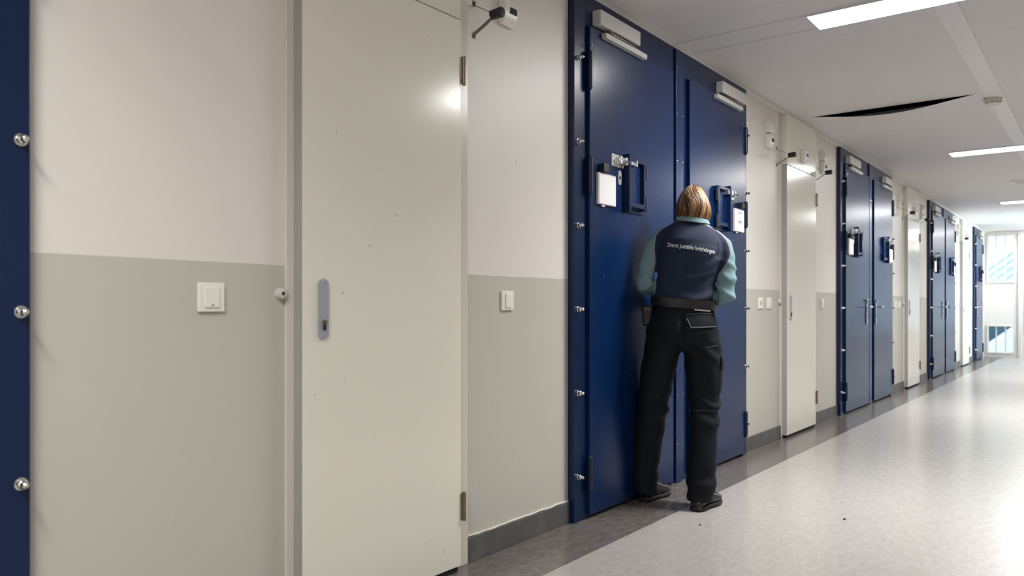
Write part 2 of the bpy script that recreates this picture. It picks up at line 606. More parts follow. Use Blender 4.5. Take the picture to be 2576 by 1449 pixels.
# ------------------------------------------------------------------ ceiling lights
LX0, LX1 = 4.33, 4.57
def make_light():
    r = empty('ceiling_light', ((LX0 + LX1) / 2, YC, HC))
    hx, hy = (LX1 - LX0) / 2, .62
    f = MB()
    f.box(-hx - .008, -hx, -hy - .008, hy + .008, -.012, 0)
    f.box(hx, hx + .008, -hy - .008, hy + .008, -.012, 0)
    f.box(-hx, hx, -hy - .008, -hy, -.012, 0)
    f.box(-hx, hx, hy, hy + .008, -.012, 0)
    f.obj('light_frame', M['lamp_frame'], r)
    MB().box(-hx, hx, -hy, hy, -.009, -.002).obj('diffuser', M['light'], r)
    return r
def area(x, f):
    la = bpy.data.lights.new('panel_light', 'AREA')
    la.shape = 'RECTANGLE'; la.size = LX1 - LX0 - .01; la.size_y = 1.22
    la.energy = 22 * f; la.spread = math.radians(135); la.color = (1.0, 0.985, 0.975)
    lo = bpy.data.objects.new('panel_light', la)
    lo.location = (x, YC, HC - .013)
    COL.objects.link(lo)
for k in range(-2, 4):
    area((LX0 + LX1) / 2 + k * PER, (.55 if k == 3 else 1.2) if k >= 0 else .88)
l0 = make_light()
tag(l0, 'lit flush ceiling light panel nearest, above the guard', 'ceiling light', 'lit ceiling panels set across the corridor')
for k, lab in ((1, 'second lit ceiling panel, beyond the smoke detector'), (2, 'third lit ceiling panel, beyond the air grille'),
               (3, 'lit ceiling panel closest to the end wall'), (-1, 'lit ceiling panel overhead beside the near white door'), (-2, 'lit ceiling panel well behind the camera')):
    c = copy_tree(l0, k * PER)
    c['label'] = lab
    if k < 0 or k == 3:                        # panels dimmed to balance the brightness along the corridor
        for ch in c.children:
            if ch.name.startswith('diffuser'):
                ch.data = ch.data.copy()
                ch.data.materials[0] = M['light_dim']
# air grille
av = empty('air_vent', (11.70, YC, HC))
f = MB()
f.box(-.15, -.13, -.31, .31, -.012, 0); f.box(.13, .15, -.31, .31, -.012, 0)
f.box(-.13, .13, .27, .31, -.012, 0); f.box(-.13, .13, -.31, -.27, -.012, 0)
f.obj('vent_frame', M['strip'], av)
for k in range(5):
    xx = -.105 + k * .0525
    s_ = MB().box(xx - .012, xx + .012, -.27, .27, -.010, -.006).obj('vent_blade', M['strip'], av)
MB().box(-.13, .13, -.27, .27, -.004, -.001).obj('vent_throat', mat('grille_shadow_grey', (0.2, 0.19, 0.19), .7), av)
tag(av, 'slatted white air grille in the ceiling between the second and third lights', 'air vent')
# smoke detector hanging on the middle strip
sd = empty('smoke_detector', (6.89, YC + .02, HC - .006))
MB().lathe((0, 0, 0), (0, 0, -1), [(0, .062), (.022, .062), (.026, .056)], 36).obj('detector_base', M['plastic_grey'], sd)
MB().lathe((0, 0, -.026), (0, 0, -1), [(0, .050), (.012, .050), (.022, .044), (.030, .030), (.032, .0)], 36).obj('sensor_head', M['plastic'], sd)
for k in range(10):
    t = 2 * math.pi * k / 10
    c, s_ = math.cos(t), math.sin(t)
    MB().cyl((c * .0485 - s_ * .010, s_ * .0485 + c * .010, -.033), (c * .0485 + s_ * .010, s_ * .0485 - c * .010, -.033), .0028, seg=6).obj('sensor_slot', M['black'], sd)
tag(sd, 'round white smoke detector on the middle strip of the ceiling', 'smoke detector')

# ------------------------------------------------------------------ blue cell door units
PF, PL = .037, .057                   # how far frame and leaf stand out from the wall
ZL = 2.43                             # leaf top
bolt_z = [2.254 - .407 * k for k in range(6)]

def acorn(mb, x, z, p):
    mb.lathe((x, -p, z), (0, -1, 0), [(0, .015), (.003, .015), (.0035, .012), (.016, .012), (.020, .0085), (.024, .0090), (.031, .0075), (.035, .003)], 12)
    return mb

def make_frame(single=False):
    """origin at the unit's left edge on the floor"""
    r = empty('trim', (0, 0, 0))
    W = 1.10 if single else 2.26
    b = MB()
    b.box(0, .108, -PF, 0, 0, 2.585, .003)
    if single:
        b.box(W - .04, W, -PF, 0, 0, 2.585, .003)
        b.box(.108, W - .04, -PF, 0, ZL + .006, 2.585, .003)
    else:
        b.box(2.188, W, -PF, 0, 0, 2.585, .003)
        b.box(1.052, 1.262, -PF, 0, 0, ZL + .006, .003)
        b.box(.108, 2.188, -PF, 0, ZL + .006, 2.585, .003)
    b.obj('door_frame', M['blue_frame'], r)
    if not single:
        MB().box(1.095, 1.20, -PF - .012, -PF, 0.005, 2.575, .002).obj('cover_plate', M['blue'], r)
        for k in range(9):
            z = 2.466 - .277 * k - (.02 if k == 8 else 0)
            for x in (1.108, 1.187):
                MB().lathe((x, -PF - .012, z), (0, -1, 0), [(0, .0045), (.002, .0045), (.004, .002)], 8).obj('screw', M['steel'], r)
    for k, z in enumerate(bolt_z):
        acorn(MB(), .035, z, PF).obj('bolt', M['steel'], r)
        if not single:
            acorn(MB(), W - .022, z, PF).obj('bolt', M['steel'], r)
    return r

def make_leaf(x0, x1, hinge_left, name='door'):
    """one steel leaf; coordinates relative to the unit's left edge, hinge on the outer side"""
    r = empty(name, (0, 0, 0))
    s = 1 if hinge_left else -1
    xh = x0 if hinge_left else x1                # hinge edge
    X = lambda d: xh + s * d                     # distance from the hinge edge
    MB().box(x0, x1, -PL, 0, .022, ZL, .003).obj('door_leaf', M['blue'], r)
    # hinges
    for za, zb in ((2.11, 2.302), (1.593, 1.783), (.129, .315)):
        h = MB()
        h.lathe((X(-.005), -PL - .004, za), (0, 0, 1), [(0, .004), (.014, .012), (.016, .013), (zb - za - .008, .013), (zb - za, .009)], 14)
        h.obj('hinge', M['blue_dark'], r)
    e = MB().lathe((X(-.004), -PL - .012, 2.325), (0, 0, 1), [(0, .003), (.003, .007), (.008, .007), (.011, .003)], 12).obj('hinge_pin_cap', M['steel'], r)
    # card holder
    hx0, hx1 = X(.056), X(.229)
    a, b_ = min(hx0, hx1), max(hx0, hx1)
    ho = MB().box(a, b_, -PL - .014, -PL, 1.558, 1.716, .002).obj('card_holder', M['clear'], r)
    MB().box(a + .008, b_ - .003, -PL - .0155, -PL - .014, 1.562, 1.708).obj('card', M['paper'], ho)
    MB().box((a + b_) / 2 - .045, (a + b_) / 2 - .015, -PL - .010, -PL - .002, 1.548, 1.558).obj('holder_tab', M['clear'], ho)
    kx = X(.108)
    MB().box(kx - .024, kx + .024, -PL - .030, -PL, 1.722, 1.762, .002).obj('magnet_block', M['black'], r)
    # slide bolt
    bx0, bx1 = X(.205), X(.335)
    a, b_ = min(bx0, bx1), max(bx0, bx1)
    sb = MB().box(a, b_, -PL - .005, -PL, 1.768, 1.832, .001).obj('slide_bolt', M['galv'], r)
    for px in (a + .012, (a + b_) / 2, b_ - .012):
        for pz in (1.777, 1.823):
            MB().lathe((px, -PL - .005, pz), (0, -1, 0), [(0, .006), (.003, .005), (.004, .002)], 10).obj('rivet', M['steel'], sb)
    MB().box(X(.235), X(.405), -PL - .030, -PL - .018, 1.792, 1.812, .002).obj('bolt_bar', M['galv'], sb)
    MB().box(X(.398), X(.410), -PL - .045, -PL - .005, 1.785, 1.818, .001).obj('bolt_end', M['galv'], sb)
    MB().box(X(.250), X(.268), -PL - .034, -PL - .005, 1.782, 1.822, .002).obj('bolt_keeper', M['galv'], sb)
    MB().box(X(.305), X(.323), -PL - .034, -PL - .005, 1.782, 1.822, .002).obj('bolt_keeper', M['galv'], sb)
    MB().cyl((X(.285), -PL - .028, 1.802), (X(.285), -PL - .060, 1.790), .006, .007, 12).obj('bolt_knob', M['steel'], sb)
    # spy hole plate
    pp = MB().prism(stadium(X(.288), 1.717, .0155, .038), -PL, -PL - .005).obj('spyhole_plate', M['alu'], r)
    MB().lathe((X(.288), -PL - .005, 1.717), (0, -1, 0), [(0, .0085), (.002, .0085), (.0021, .005)], 14).obj('spyhole', M['black'], pp)
    for dz in (-.025, .025):
        MB().lathe((X(.288), -PL - .005, 1.717 + dz), (0, -1, 0), [(0, .0045), (.0015, .003)], 10).obj('screw', M['steel'], pp)
    # hatch
    ha, hb = X(.335), X(.535)
    xa, xb = min(ha, hb), max(ha, hb)
    z0, z1 = 1.545, 1.835
    hf = MB().box(xa + .01, xb - .012, -PL - .006, -PL, z0 + .015, z1 - .01).obj('hatch', M['blue'], r)
    t = .020
    fr = MB()
    near0, near1 = X(.335), X(.335 + t)
    far0, far1 = X(.535 - t), X(.535)
    fr.box(near0, near1, -PL - .036, -PL, z0, z1 + .012, .002)
    fr.box(far0, far1, -PL - .026, -PL, z0 + .02, z1 - .005, .002)
    fr.box(near1, far0, -PL - .028, -PL, z1 - t - .004, z1 - .004, .002)
    fr.box(near1, far0, -PL - .026, -PL, z0 + .028, z0 + .052, .002)
    fr.box(near1, far1, -PL - .008, -PL, z0, z0 + .006, .001)
    fr.obj('hatch_frame', M['blue_frame'], hf)
    for za in (z0 + .018, z1 - .105):
        MB().lathe((X(.545), -PL - .018, za), (0, 0, 1), [(0, .008), (.004, .011), (.078, .011), (.084, .006)], 12).obj('hatch_hinge', M['blue_dark'], hf)
        MB().box(X(.515), X(.545), -PL - .020, -PL - .004, za + .012, za + .07, .001).obj('hinge_strap', M['blue_frame'], hf)
    # closer
    c0, c1 = X(.052), X(.468)
    xa, xb = min(c0, c1), max(c0, c1)
    cl = MB().box(xa, xb, -PF - .050, -PF, 2.445, 2.520, .004).obj('door_closer', M['closer'], r)
    MB().box(X(.108), X(.547), -PL - .029, -PL, 2.392, 2.420, .003).obj('closer_rail', M['closer'], cl)
    MB().lathe((X(.175), -PF - .032, 2.445), (0, 0, -1), [(0, .014), (.010, .014), (.012, .018), (.020, .018), (.022, .010)], 14).obj('closer_spindle', M['bracket'], cl)
    arm = MB()
    arm.tube([(X(.175), -PF - .040, 2.432), (X(.34), -PF - .046, 2.428), (X(.515), -PL - .018, 2.422)], [.008, .0065, .005], 8, .6)
    arm.obj('closer_arm', M['bracket'], cl)
    # lock plate, cylinder and lever on the opening side
    dl = (x1 - x0) - .05 if not hinge_left else .80
    lx = X(dl)
    hp = MB().box(lx - .014, lx + .014, -PL - .012, -PL, .86, 1.125, .004).obj('handle_plate', M['alu'], r)
    MB().lathe((lx, -PL - .012, 1.045), (0, -1, 0), [(0, .011), (.045, .010), (.055, .010)], 14).obj('handle_stem', M['steel'], hp)
    MB().tube([(lx, -PL - .058, 1.045), (lx - s * .02, -PL - .062, 1.045), (lx - s * .085, -PL - .062, 1.043)], [.010, .010, .009], 12).obj('lever', M['steel'], hp)
    MB().lathe((lx, -PL - .012, 1.115), (0, -1, 0), [(0, .013), (.012, .013), (.014, .009)], 14).obj('indicator', M['green_led'] if hinge_left else M['steel'], hp)
    MB().lathe((lx, -PL - .012, .945), (0, -1, 0), [(0, .010), (.008, .010), (.009, .004)], 14).obj('lock_cylinder', M['brass'], hp)
    return r

def place(o, x, name, label, cat, group=None, kind=None):
    o.location.x = x
    o.name = name
    return tag(o, label, cat, group, kind)

UX = [-1.458, 3.20, 7.92, 12.64, 17.36]
frame0 = make_frame()
leafL = make_leaf(.114, 1.044, True)
leafR = make_leaf(1.270, 2.182, False)
unit_names = {
    1: ('around the two doors the guard stands at', 'left of the guard with a blank card in its holder', 'right of the guard with a lettered card in its holder'),
    2: ('of the second pair along the wall, beyond the first far white door', 'second pair along the wall, left leaf, green dot above its lever', 'second pair along the wall, right leaf'),
    3: ('of the third pair along the wall', 'third pair along the wall, left leaf, almost white with glare', 'third pair along the wall, right leaf'),
}
place(frame0, UX[1], 'trim_7', 'navy steel door frame with acorn bolts ' + unit_names[1][0], 'door frame', kind='structure')
place(leafL, UX[1], 'door_2', 'navy steel cell door ' + unit_names[1][1], 'door', kind='structure')
place(leafR, UX[1], 'door_3', 'navy steel cell door ' + unit_names[1][2], 'door', kind='structure')
for k in (2, 3):
    place(copy_tree(frame0, 0), UX[k], 'trim_%d' % (6 + k), 'navy steel door frame with acorn bolts ' + unit_names[k][0], 'door frame', kind='structure')
    place(copy_tree(leafL, 0), UX[k], 'door_%d' % (2 + 3 * (k - 1)), 'navy steel cell door, ' + unit_names[k][1], 'door', kind='structure')
    place(copy_tree(leafR, 0), UX[k], 'door_%d' % (3 + 3 * (k - 1)), 'navy steel cell door, ' + unit_names[k][2], 'door', kind='structure')
# frame at the left edge of the picture (only its right stile with bolts shows) and its leaf
place(copy_tree(frame0, 0), UX[0], 'trim_10', 'dark navy door frame with acorn bolts at the left edge of the photo', 'door frame', kind='structure')
place(copy_tree(leafR, 0), UX[0] - .07, 'door_12', 'navy steel cell door beside the camera, left of the near light switch', 'door', kind='structure')
place(make_frame(True), UX[4], 'trim_11', 'narrow navy frame of the single last cell door by the end wall', 'door frame', kind='structure')
place(make_leaf(.114, 1.056, False), UX[4], 'door_11', 'single navy cell door last in the row, next to the end window', 'door', kind='structure')
# the same navy pairs along the opposite wall
for j, xx in enumerate((-1.52, 3.20, 7.92, 12.64)):
    for q, (src, nm) in enumerate(((frame0, 'trim_%d' % (20 + j)), (leafL, 'door_%d' % (20 + 2 * j)), (leafR, 'door_%d' % (21 + 2 * j)))):
        c = copy_tree(src, 0)
        c.location = (xx + 2.26, YR, 0)
        c.rotation_euler = (0, 0, math.pi)
        c.name = nm
        tag(c, ('navy door frame' if q == 0 else 'navy cell door leaf %s' % ('on the far side' if q == 1 else 'on the near side')) +
            ' in the opposite wall, ' + ('behind the camera', 'just ahead of the camera', 'facing the second pair', 'facing the third pair')[j],
            'door frame' if q == 0 else 'door', kind='structure')
# lettering on the card right of the guard
card_holder = [c for c in leafR.children if c.name.startswith('card_holder')][0]
def card_text(body, size, x, z):
    me = text_mesh(body, size, .0004, 'CENTER', .0001)
    me.materials.clear()
    me.materials.append(M['ink'])
    me.transform(Matrix.Translation((x, -PL - .0160, z)) @ Matrix.Rotation(math.radians(90), 4, 'X'))
    o = bpy.data.objects.new('lettering', me)
    COL.objects.link(o)
    o.parent = card_holder
cx = 2.182 - .1425
card_text('L 114', .028, cx, 1.680)
card_text('LOBO', .026, cx, 1.618)

# ------------------------------------------------------------------ cream service doors in the bays
def make_white_door():
    """origin at X of the bay's door, same X scale as bay 0 (absolute)"""
    r = empty('door', (0, 0, 0))
    f = MB()
    f.box(1.555, 1.600, -.010, 0, 0, HC - .03, .002)
    f.box(2.340, 2.441, -.012, 0, 0, HC - .03, .002)
    f.obj('door_frame', M['white_frame'], r)
    leaf = MB().box(1.5865, 2.356, -.050, -.010, .022, 2.178, .003).obj('door_leaf', M['white_door'], r)
    MB().box(1.584, 1.5868, -.049, -.006, .022, 2.178).obj('leaf_edge', M['door_edge'], leaf)
    MB().box(1.5865, 2.356, -.048, -.008, 2.182, HC - .032, .002).obj('transom_panel', M['white_door'], r)
    MB().box(1.60, 2.34, -.045, -.012, .003, .02).obj('door_gap_shade', M['dark'], r)  # solid black strip, painted shade under the leaf
    for za in (1.924, .201):
        h = MB()
        h.cyl((2.366, -.056, za), (2.366, -.056, za + .029), .0085, seg=18)
        h.cyl((2.366, -.056, za + .031), (2.366, -.056, za + .079), .0080, seg=18)
        h.cyl((2.366, -.056, za + .081), (2.366, -.056, za + .110), .0085, seg=18)
        h.cyl((2.366, -.056, za - .002), (2.366, -.056, za + .112), .0070, seg=18)
        h.box(2.352, 2.366, -.056, -.050, za + .002, za + .108)
        h.obj('hinge', M['brass'], r)
    p = MB().prism(stadium(1.666, 1.038, .0205, .099, 12), -.050, -.058).obj('lock_plate', M['alu'], r)
    MB().lathe((1.668, -.058, .995), (0, -1, 0), [(0, .0085), (.006, .0085), (.0065, .003)], 16).obj('lock_cylinder', M['brass'], p)
    MB().prism([(1.6645, .969), (1.6715, .969), (1.6715, .99), (1.6645, .99)], -.058, -.0635).obj('keyway', M['black'], p)
    for z in (1.124, .951):
        MB().lathe((1.666, -.058, z), (0, -1, 0), [(0, .0032), (.001, .0025)], 10).obj('screw', M['steel'], p)
    return r

def make_switch(kind):
    r = empty('light_switch', (0, 0, 0))
    MB().box(-.042, .042, -.010, 0, -.0425, .0425, .003).obj('switch_frame', M['plastic'], r)
    if kind == 'card':
        MB().box(-.024, .024, -.014, -.010, -.030, .030, .002).obj('rocker', M['plastic'], r)
        MB().box(-.004, .004, -.0148, -.014, -.024, -.0215).obj('indicator', M['bracket'], r)
    elif kind == 'socket':
        MB().lathe((0, -.010, 0), (0, -1, 0), [(0, .024), (.001, .024), (.0012, .020)], 24).obj('socket_rim', M['plastic_grey'], r)
        for dx in (-.009, .009):
            MB().cyl((dx, -.0115, 0), (dx, -.0120, 0), .0025, seg=10).obj('socket_hole', M['black'], r)
    else:
        MB().box(-.020, .020, -.015, -.010, -.031, .031, .002).obj('rocker', M['plastic'], r)
        MB().box(-.003, .003, -.0155, -.015, -.023, -.0215).obj('indicator', M['plastic_grey'], r)
    return r

def make_doorstop():
    r = empty('door_stop', (0, 0, 0))
    MB().lathe((0, 0, 0), (0, -1, 0), [(0, .0175), (.016, .0175), (.022, .0165), (.0235, .014), (.0235, .0062), (.017, .006)], 24).obj('stop_body', M['plastic_grey'], r)
    MB().cyl((0, -.016, 0), (0, -.0228, 0), .0060, seg=16).obj('stop_screw', M['black'], r)
    return r

def make_buffer():
    """V bracket with a black rubber roller"""
    r = empty('door_buffer', (0, 0, 0))
    def arm(sz):
        mb = MB()
        pts = [(-.004, 0, .064 * sz), (-.004, -.006, .058 * sz), (0, -.05, .034 * sz), (.002, -.078, .017 * sz), (.0, -.10, .010 * sz)]
        prev = None
        hw = .009
        rings = []
        for p in pts:
            rings.append([mb.bm.verts.new((p[0] + a, p[1], p[2] + b)) for a, b in ((-hw, -.0015), (hw, -.0015), (hw, .0015), (-hw, .0015))])
        mb.loft(rings)
        mb.box(-.013, .005, -.003, 0, .056 * sz, .078 * sz, .001)
        mb.obj('bracket_arm', M['bracket'], r)
        MB().lathe((-.004, -.003, .069 * sz), (0, -1, 0), [(0, .005), (.003, .004), (.0035, .002)], 10).obj('screw', M['black'], r)
    arm(1); arm(-1)
    MB().lathe((0, -.092, 0), (0, -1, .04), [(0, .017), (.002, .019), (.050, .021), (.056, .018), (.058, .010)], 24).obj('rubber_roller', M['black'], r)
    return r

def make_box():
    r = empty('call_box', (0, 0, 0))
    mb = MB()
    prof = [(0, -.050), (-.020, -.055), (-.034, -.030), (-.040, .020), (-.034, .050), (0, .052)]
    a = [mb.bm.verts.new((-.043, y, z)) for y, z in prof]
    b = [mb.bm.verts.new((.043, y, z)) for y, z in prof]
    mb.loft([a, b])
    mb.obj('box_body', M['plastic'], r)
    MB().box(-.010, .036, -.042, -.033, -.004, .022, .001).obj('display_window', M['red_window'], r)
    MB().lathe((.012, -.030, -.034), (0, -1, -.3), [(0, .003), (.002, .002)], 8).obj('indicator', M['black'], r)
    MB().box(-.046, .046, -.004, 0, -.052, .058, .001).obj('back_plate', M['plastic_grey'], r)
    return r

def make_sensor():
    r = empty('motion_sensor', (0, 0, 0))
    mb = MB()
    prof = [(0, -.045), (-.030, -.042), (-.048, -.020), (-.050, .015), (-.035, .042), (0, .046)]
    a = [mb.bm.verts.new((-.036, y, z)) for y, z in prof]
    b = [mb.bm.verts.new((.036, y, z)) for y, z in prof]
    mb.loft([a, b])
    mb.obj('sensor_body', M['plastic'], r)
    MB().lathe((.012, -.040, -.006), (.3, -1, -.3), [(0, .022), (.010, .018), (.014, .008)], 16).obj('lens', M['plastic_grey'], r)
    return r

bays = ['near', 'first far', 'second far', 'third far']
protos = {}
def inst(key, maker, x, z, name, label, cat, group):
    if key not in protos:
        o = protos[key] = maker()
    else:
        o = copy_tree(protos[key], 0)
    o.location = (x, 0, z)
    o.name = name
    tag(o, label, cat, group)
    return o

wd0 = make_white_door()
for k in range(4):
    dx = k * PER
    bay = ['the near cream door', 'the first cream door beyond the guard', 'the second cream door beyond the guard', 'the third cream door beyond the guard'][k]
    wd = wd0 if k == 0 else copy_tree(wd0, 0)
    wd.location.x = dx
    wd.name = 'door_%d' % (1 + 3 * k)
    tag(wd, ['large cream service door nearest the camera, grey lock plate and brass hinges', 'cream service door just beyond the guard, between navy pairs',
             'cream service door after the second navy pair, glaring white', 'narrow-looking cream service door after the third navy pair'][k], 'door', kind='structure')
    inst('sw_card', lambda: make_switch('card'), (1.296 if k == 0 else 1.30) + dx, 1.073, 'light_switch', 'square white switch with worn card slot, left of ' + bay, 'light switch', 'switches beside the cream doors')
    inst('sw_rocker', lambda: make_switch('rocker'), 2.714 + dx, 1.072, 'light_switch', 'white rocker switch on the grey dado right of ' + bay, 'light switch', 'switches beside the cream doors')
    inst('stop', make_doorstop, 1.535 + dx, 1.087, 'door_stop', 'round grey rubber stop left of ' + bay, 'door stop', 'round door stops')
    inst('buffer', make_buffer, 2.496 + dx, 2.230, 'door_buffer', 'black rubber roller on V bracket, high right of ' + bay, 'door buffer', 'black roller buffers')
    inst('box', make_box, 2.700 + dx, 2.312, 'call_box', 'white wall box with dark window, high right of ' + bay, 'call box', 'white boxes high on the wall')
    if k > 0:
        inst('sw_socket', lambda: make_switch('socket'), 1.115 + dx, 1.073, 'power_socket', 'white socket beside a switch, left of ' + bay, 'power socket', 'sockets left of the cream doors')
        inst('buffer', make_buffer, 1.490 + dx, 2.230, 'door_buffer', 'black rubber roller on V bracket, high left of ' + bay, 'door buffer', 'black roller buffers')
        inst('box', make_box, 1.275 + dx, 2.312, 'call_box', 'white wall box with dark window, high left of ' + bay, 'call box', 'white boxes high on the wall')
        inst('sensor', make_sensor, 1.275 + dx, 2.420, 'motion_sensor', 'white rounded sensor above the box, high left of ' + bay, 'sensor', 'white rounded sensors under the ceiling')
        inst('sensor', make_sensor, 2.700 + dx, 2.420, 'motion_sensor', 'white rounded sensor above the box, high right of ' + bay, 'sensor', 'white rounded sensors under the ceiling')
        ob = inst('box', make_box, 1.98 + dx, 2.300, 'call_box', 'white box with dark window on panel above ' + bay, 'call box', 'white boxes high on the wall')
        ob.location.y = -.048
    # skirting
    for a, b_ in ((.70 if k == 0 else .745, 1.554), (2.442, 3.198)):
        o = MB().box(a + dx, b_ + dx, -.012, 0, 0, .102, .002).obj('baseboard_left', M['base'])
        side = 'left' if a < 2 else 'right'
        tag(o, 'grey skirting board %s of %s' % (side, bay), 'skirting', kind='structure')
# caulk bead, peeling a little, over the skirting right of the near door
cbm = MB()
pts = []
for i in range(60):
    x = 2.445 + i * .75 / 59
    pts.append((x, -.004, .106 + .004 * noise.noise(Vector((x * 14, 0, 0)))))
cbm.tube(pts, [.0045 + .003 * abs(noise.noise(Vector((i * .9, 3, 0)))) for i in range(60)], 8)
o = cbm.obj('trim_12', M['plastic_grey'])
tag(o, 'uneven paint bead on top of the skirting right of the near cream door', 'paint bead', kind='structure')

# scraps on the floor
o = MB().box(-.013, .013, -.004, .004, 0, .005, .001).obj('brass_scrap', M['brass'])
o.location = (3.54, -.531, 0); o.rotation_euler = (0, 0, .3)
tag(o, 'tiny brass-coloured scrap on the pale floor in front of the guard\'s shoe', 'scrap')
mb = MB()
mb.sphere((0, 0, .004), .008, (1.2, .8, .5), 10)
o = mb.obj('crumb', M['black'])
o.location = (4.067, -1.054, 0)
tag(o, 'small dark crumb lying on the open pale floor', 'crumb')
# ------------------------------------------------------------------ the guard
# local frame: x = to the right seen from behind, y = forward, z = up
PO = Vector((3.87, -.286, 0))
person = empty('person', PO)
person.rotation_euler = (0, 0, math.radians(24.3 - 90))
tag(person, 'person seen from behind in navy and teal uniform shirt, head bowed at a navy door', 'person')

M['skin'] = mat('skin', (0.56, 0.33, 0.24), 0.5, bump=(90, .1, .001))
M['trouser'] = mat('dark_work_trousers', (0.0030, 0.0062, 0.0100), 0.75, spec=0.22, bump=(420, .35, .0008))
M['stitch'] = mat('grey_piping', (0.10, 0.105, 0.12), 0.7)
M['belt'] = mat('black_leather_belt', (0.011, 0.009, 0.0085), 0.42, bump=(120, .3, .001))
M['shoe'] = mat('black_leather', (0.010, 0.0095, 0.009), 0.28, bump=(60, .2, .001))
M['sole'] = mat('black_shoe_sole', (0.006, 0.006, 0.006), 0.55)
M['teal'] = mat('teal_cloth', (0.165, 0.275, 0.30), 0.85, bump=(500, .4, .0008))
M['white_cloth'] = mat('white_cloth', (0.7, 0.7, 0.68), 0.8)
M['print'] = mat('white_print', (0.82, 0.82, 0.84), 0.6)

def shirt_mat():
    m = mat('uniform_shirt', (0.007, 0.016, 0.044), 0.85, bump=(500, .4, .0008))
    nt = m.node_tree
    b = nt.nodes['Principled BSDF']
    L = nt.links.new
    at = N(nt, 'ShaderNodeAttribute', attribute_name='panel')
    gt = N(nt, 'ShaderNodeMath', operation='GREATER_THAN', i_1=0.0)
    mx = N(nt, 'ShaderNodeMix', data_type='RGBA')
    mx.inputs[6].default_value = (0.007, 0.016, 0.044, 1)
    mx.inputs[7].default_value = (0.165, 0.275, 0.30, 1)
    ab = N(nt, 'ShaderNodeMath', operation='ABSOLUTE')
    lt = N(nt, 'ShaderNodeMath', operation='LESS_THAN', i_1=0.0011)
    m2 = N(nt, 'ShaderNodeMix', data_type='RGBA')
    m2.inputs[7].default_value = (0.40, 0.13, 0.13, 1)
    L(at.outputs['Fac'], gt.inputs[0]); L(at.outputs['Fac'], ab.inputs[0])
    L(gt.outputs[0], mx.inputs[0]); L(ab.outputs[0], lt.inputs[0])
    L(lt.outputs[0], m2.inputs[0]); L(mx.outputs[2], m2.inputs[6])
    L(m2.outputs[2], b.inputs['Base Color'])
    return m
M['shirt'] = shirt_mat()

def hair_mat():
    m = mat('blond_brown_hair', (0.30, 0.17, 0.08), 0.38, spec=0.5)
    nt = m.node_tree
    b = nt.nodes['Principled BSDF']
    L = nt.links.new
    at = N(nt, 'ShaderNodeAttribute', attribute_name='tone')
    cr = N(nt, 'ShaderNodeValToRGB')
    e = cr.color_ramp.elements
    e[0].position = 0.0; e[0].color = (0.035, 0.017, 0.008, 1)
    e[1].position = 1.0; e[1].color = (0.60, 0.36, 0.165, 1)
    k = cr.color_ramp.elements.new(0.5); k.color = (0.235, 0.115, 0.045, 1)
    L(at.outputs['Fac'], cr.inputs[0])
    L(cr.outputs[0], b.inputs['Base Color'])
    return m
M['hair'] = hair_mat()

def remesh(mb, voxel, smooth=4):
    bmesh.ops.recalc_face_normals(mb.bm, faces=mb.bm.faces)
    me = bpy.data.meshes.new('tmp')
    mb.bm.to_mesh(me); mb.bm.free()
    o = bpy.data.objects.new('tmp', me)
    COL.objects.link(o)
    r = o.modifiers.new('r', 'REMESH'); r.mode = 'VOXEL'; r.voxel_size = voxel
    s = o.modifiers.new('s', 'SMOOTH'); s.iterations = smooth; s.factor = 0.6
    dg = bpy.context.evaluated_depsgraph_get()
    dg.update()
    out = bpy.data.meshes.new_from_object(o.evaluated_get(dg))
    bpy.data.objects.remove(o)
    out.polygons.foreach_set('use_smooth', [True] * len(out.polygons))
    return out

def displace(me, fn):
    nr = [v.normal.copy() for v in me.vertices]
    for v, n in zip(me.vertices, nr):
        v.co += n * fn(v.co, n)

def mesh_obj(name, me, m, parent, label=None):
    me.materials.clear(); me.materials.append(m)
    o = bpy.data.objects.new(name, me); COL.objects.link(o); o.parent = parent
    if label: o['label'] = label
    return o

def ss(a, b, x):
    t = max(0, min(1, (x - a) / (b - a)))
    return t * t * (3 - 2 * t)

# --- shirt (torso and sleeves in one surface)
Rsh, Rel, Rwr = Vector((.204, .025, 1.402)), Vector((.226, -.020, 1.105)), Vector((.075, .20, 1.065))
Lsh, Lel, Lwr = Vector((-.137, .030, 1.408)), Vector((-.198, -.030, 1.172)), Vector((-.060, .185, 1.085))
sm = MB()
sm.ellrings([(.004, .0, 1.055, .158, .108), (.008, 0, 1.09, .157, .108), (.012, .0, 1.15, .153, .106), (.025, .0, 1.22, .156, .109),
             (.040, .002, 1.29, .166, .116), (.044, .010, 1.35, .168, .116), (.045, .018, 1.395, .165, .106), (.046, .026, 1.43, .152, .090),
             (.048, .032, 1.460, .128, .076), (.051, .040, 1.485, .098, .066), (.054, .046, 1.505, .070, .060), (.056, .050, 1.522, .058, .055)], 40, 2.3)
for v in sm.bm.verts:
    v.co.z -= .13 * (v.co.x - .045) * ss(1.30, 1.46, v.co.z)
sm.tube([Vector((.09, .028, 1.425)), Vector((.165, .026, 1.405)), Vector((.207, .022, 1.365)), Rsh.lerp(Rel, .35) + Vector((.010, 0, 0)), Rsh.lerp(Rel, .65) + Vector((.008, 0, 0)), Rel, Rel.lerp(Rwr, .5), Rwr], [.042, .048, .051, .051, .049, .048, .042, .034], 18)
sm.tube([Vector((-.01, .030, 1.440)), Vector((-.095, .030, 1.428)), Vector((-.141, .030, 1.385)), Lsh.lerp(Lel, .35) + Vector((-.008, 0, 0)), Lsh.lerp(Lel, .65) + Vector((-.006, 0, 0)), Lel, Lel.lerp(Lwr, .5), Lwr], [.042, .048, .051, .050, .048, .048, .042, .034], 18)
shirt_me = remesh(sm, .0065, 6)
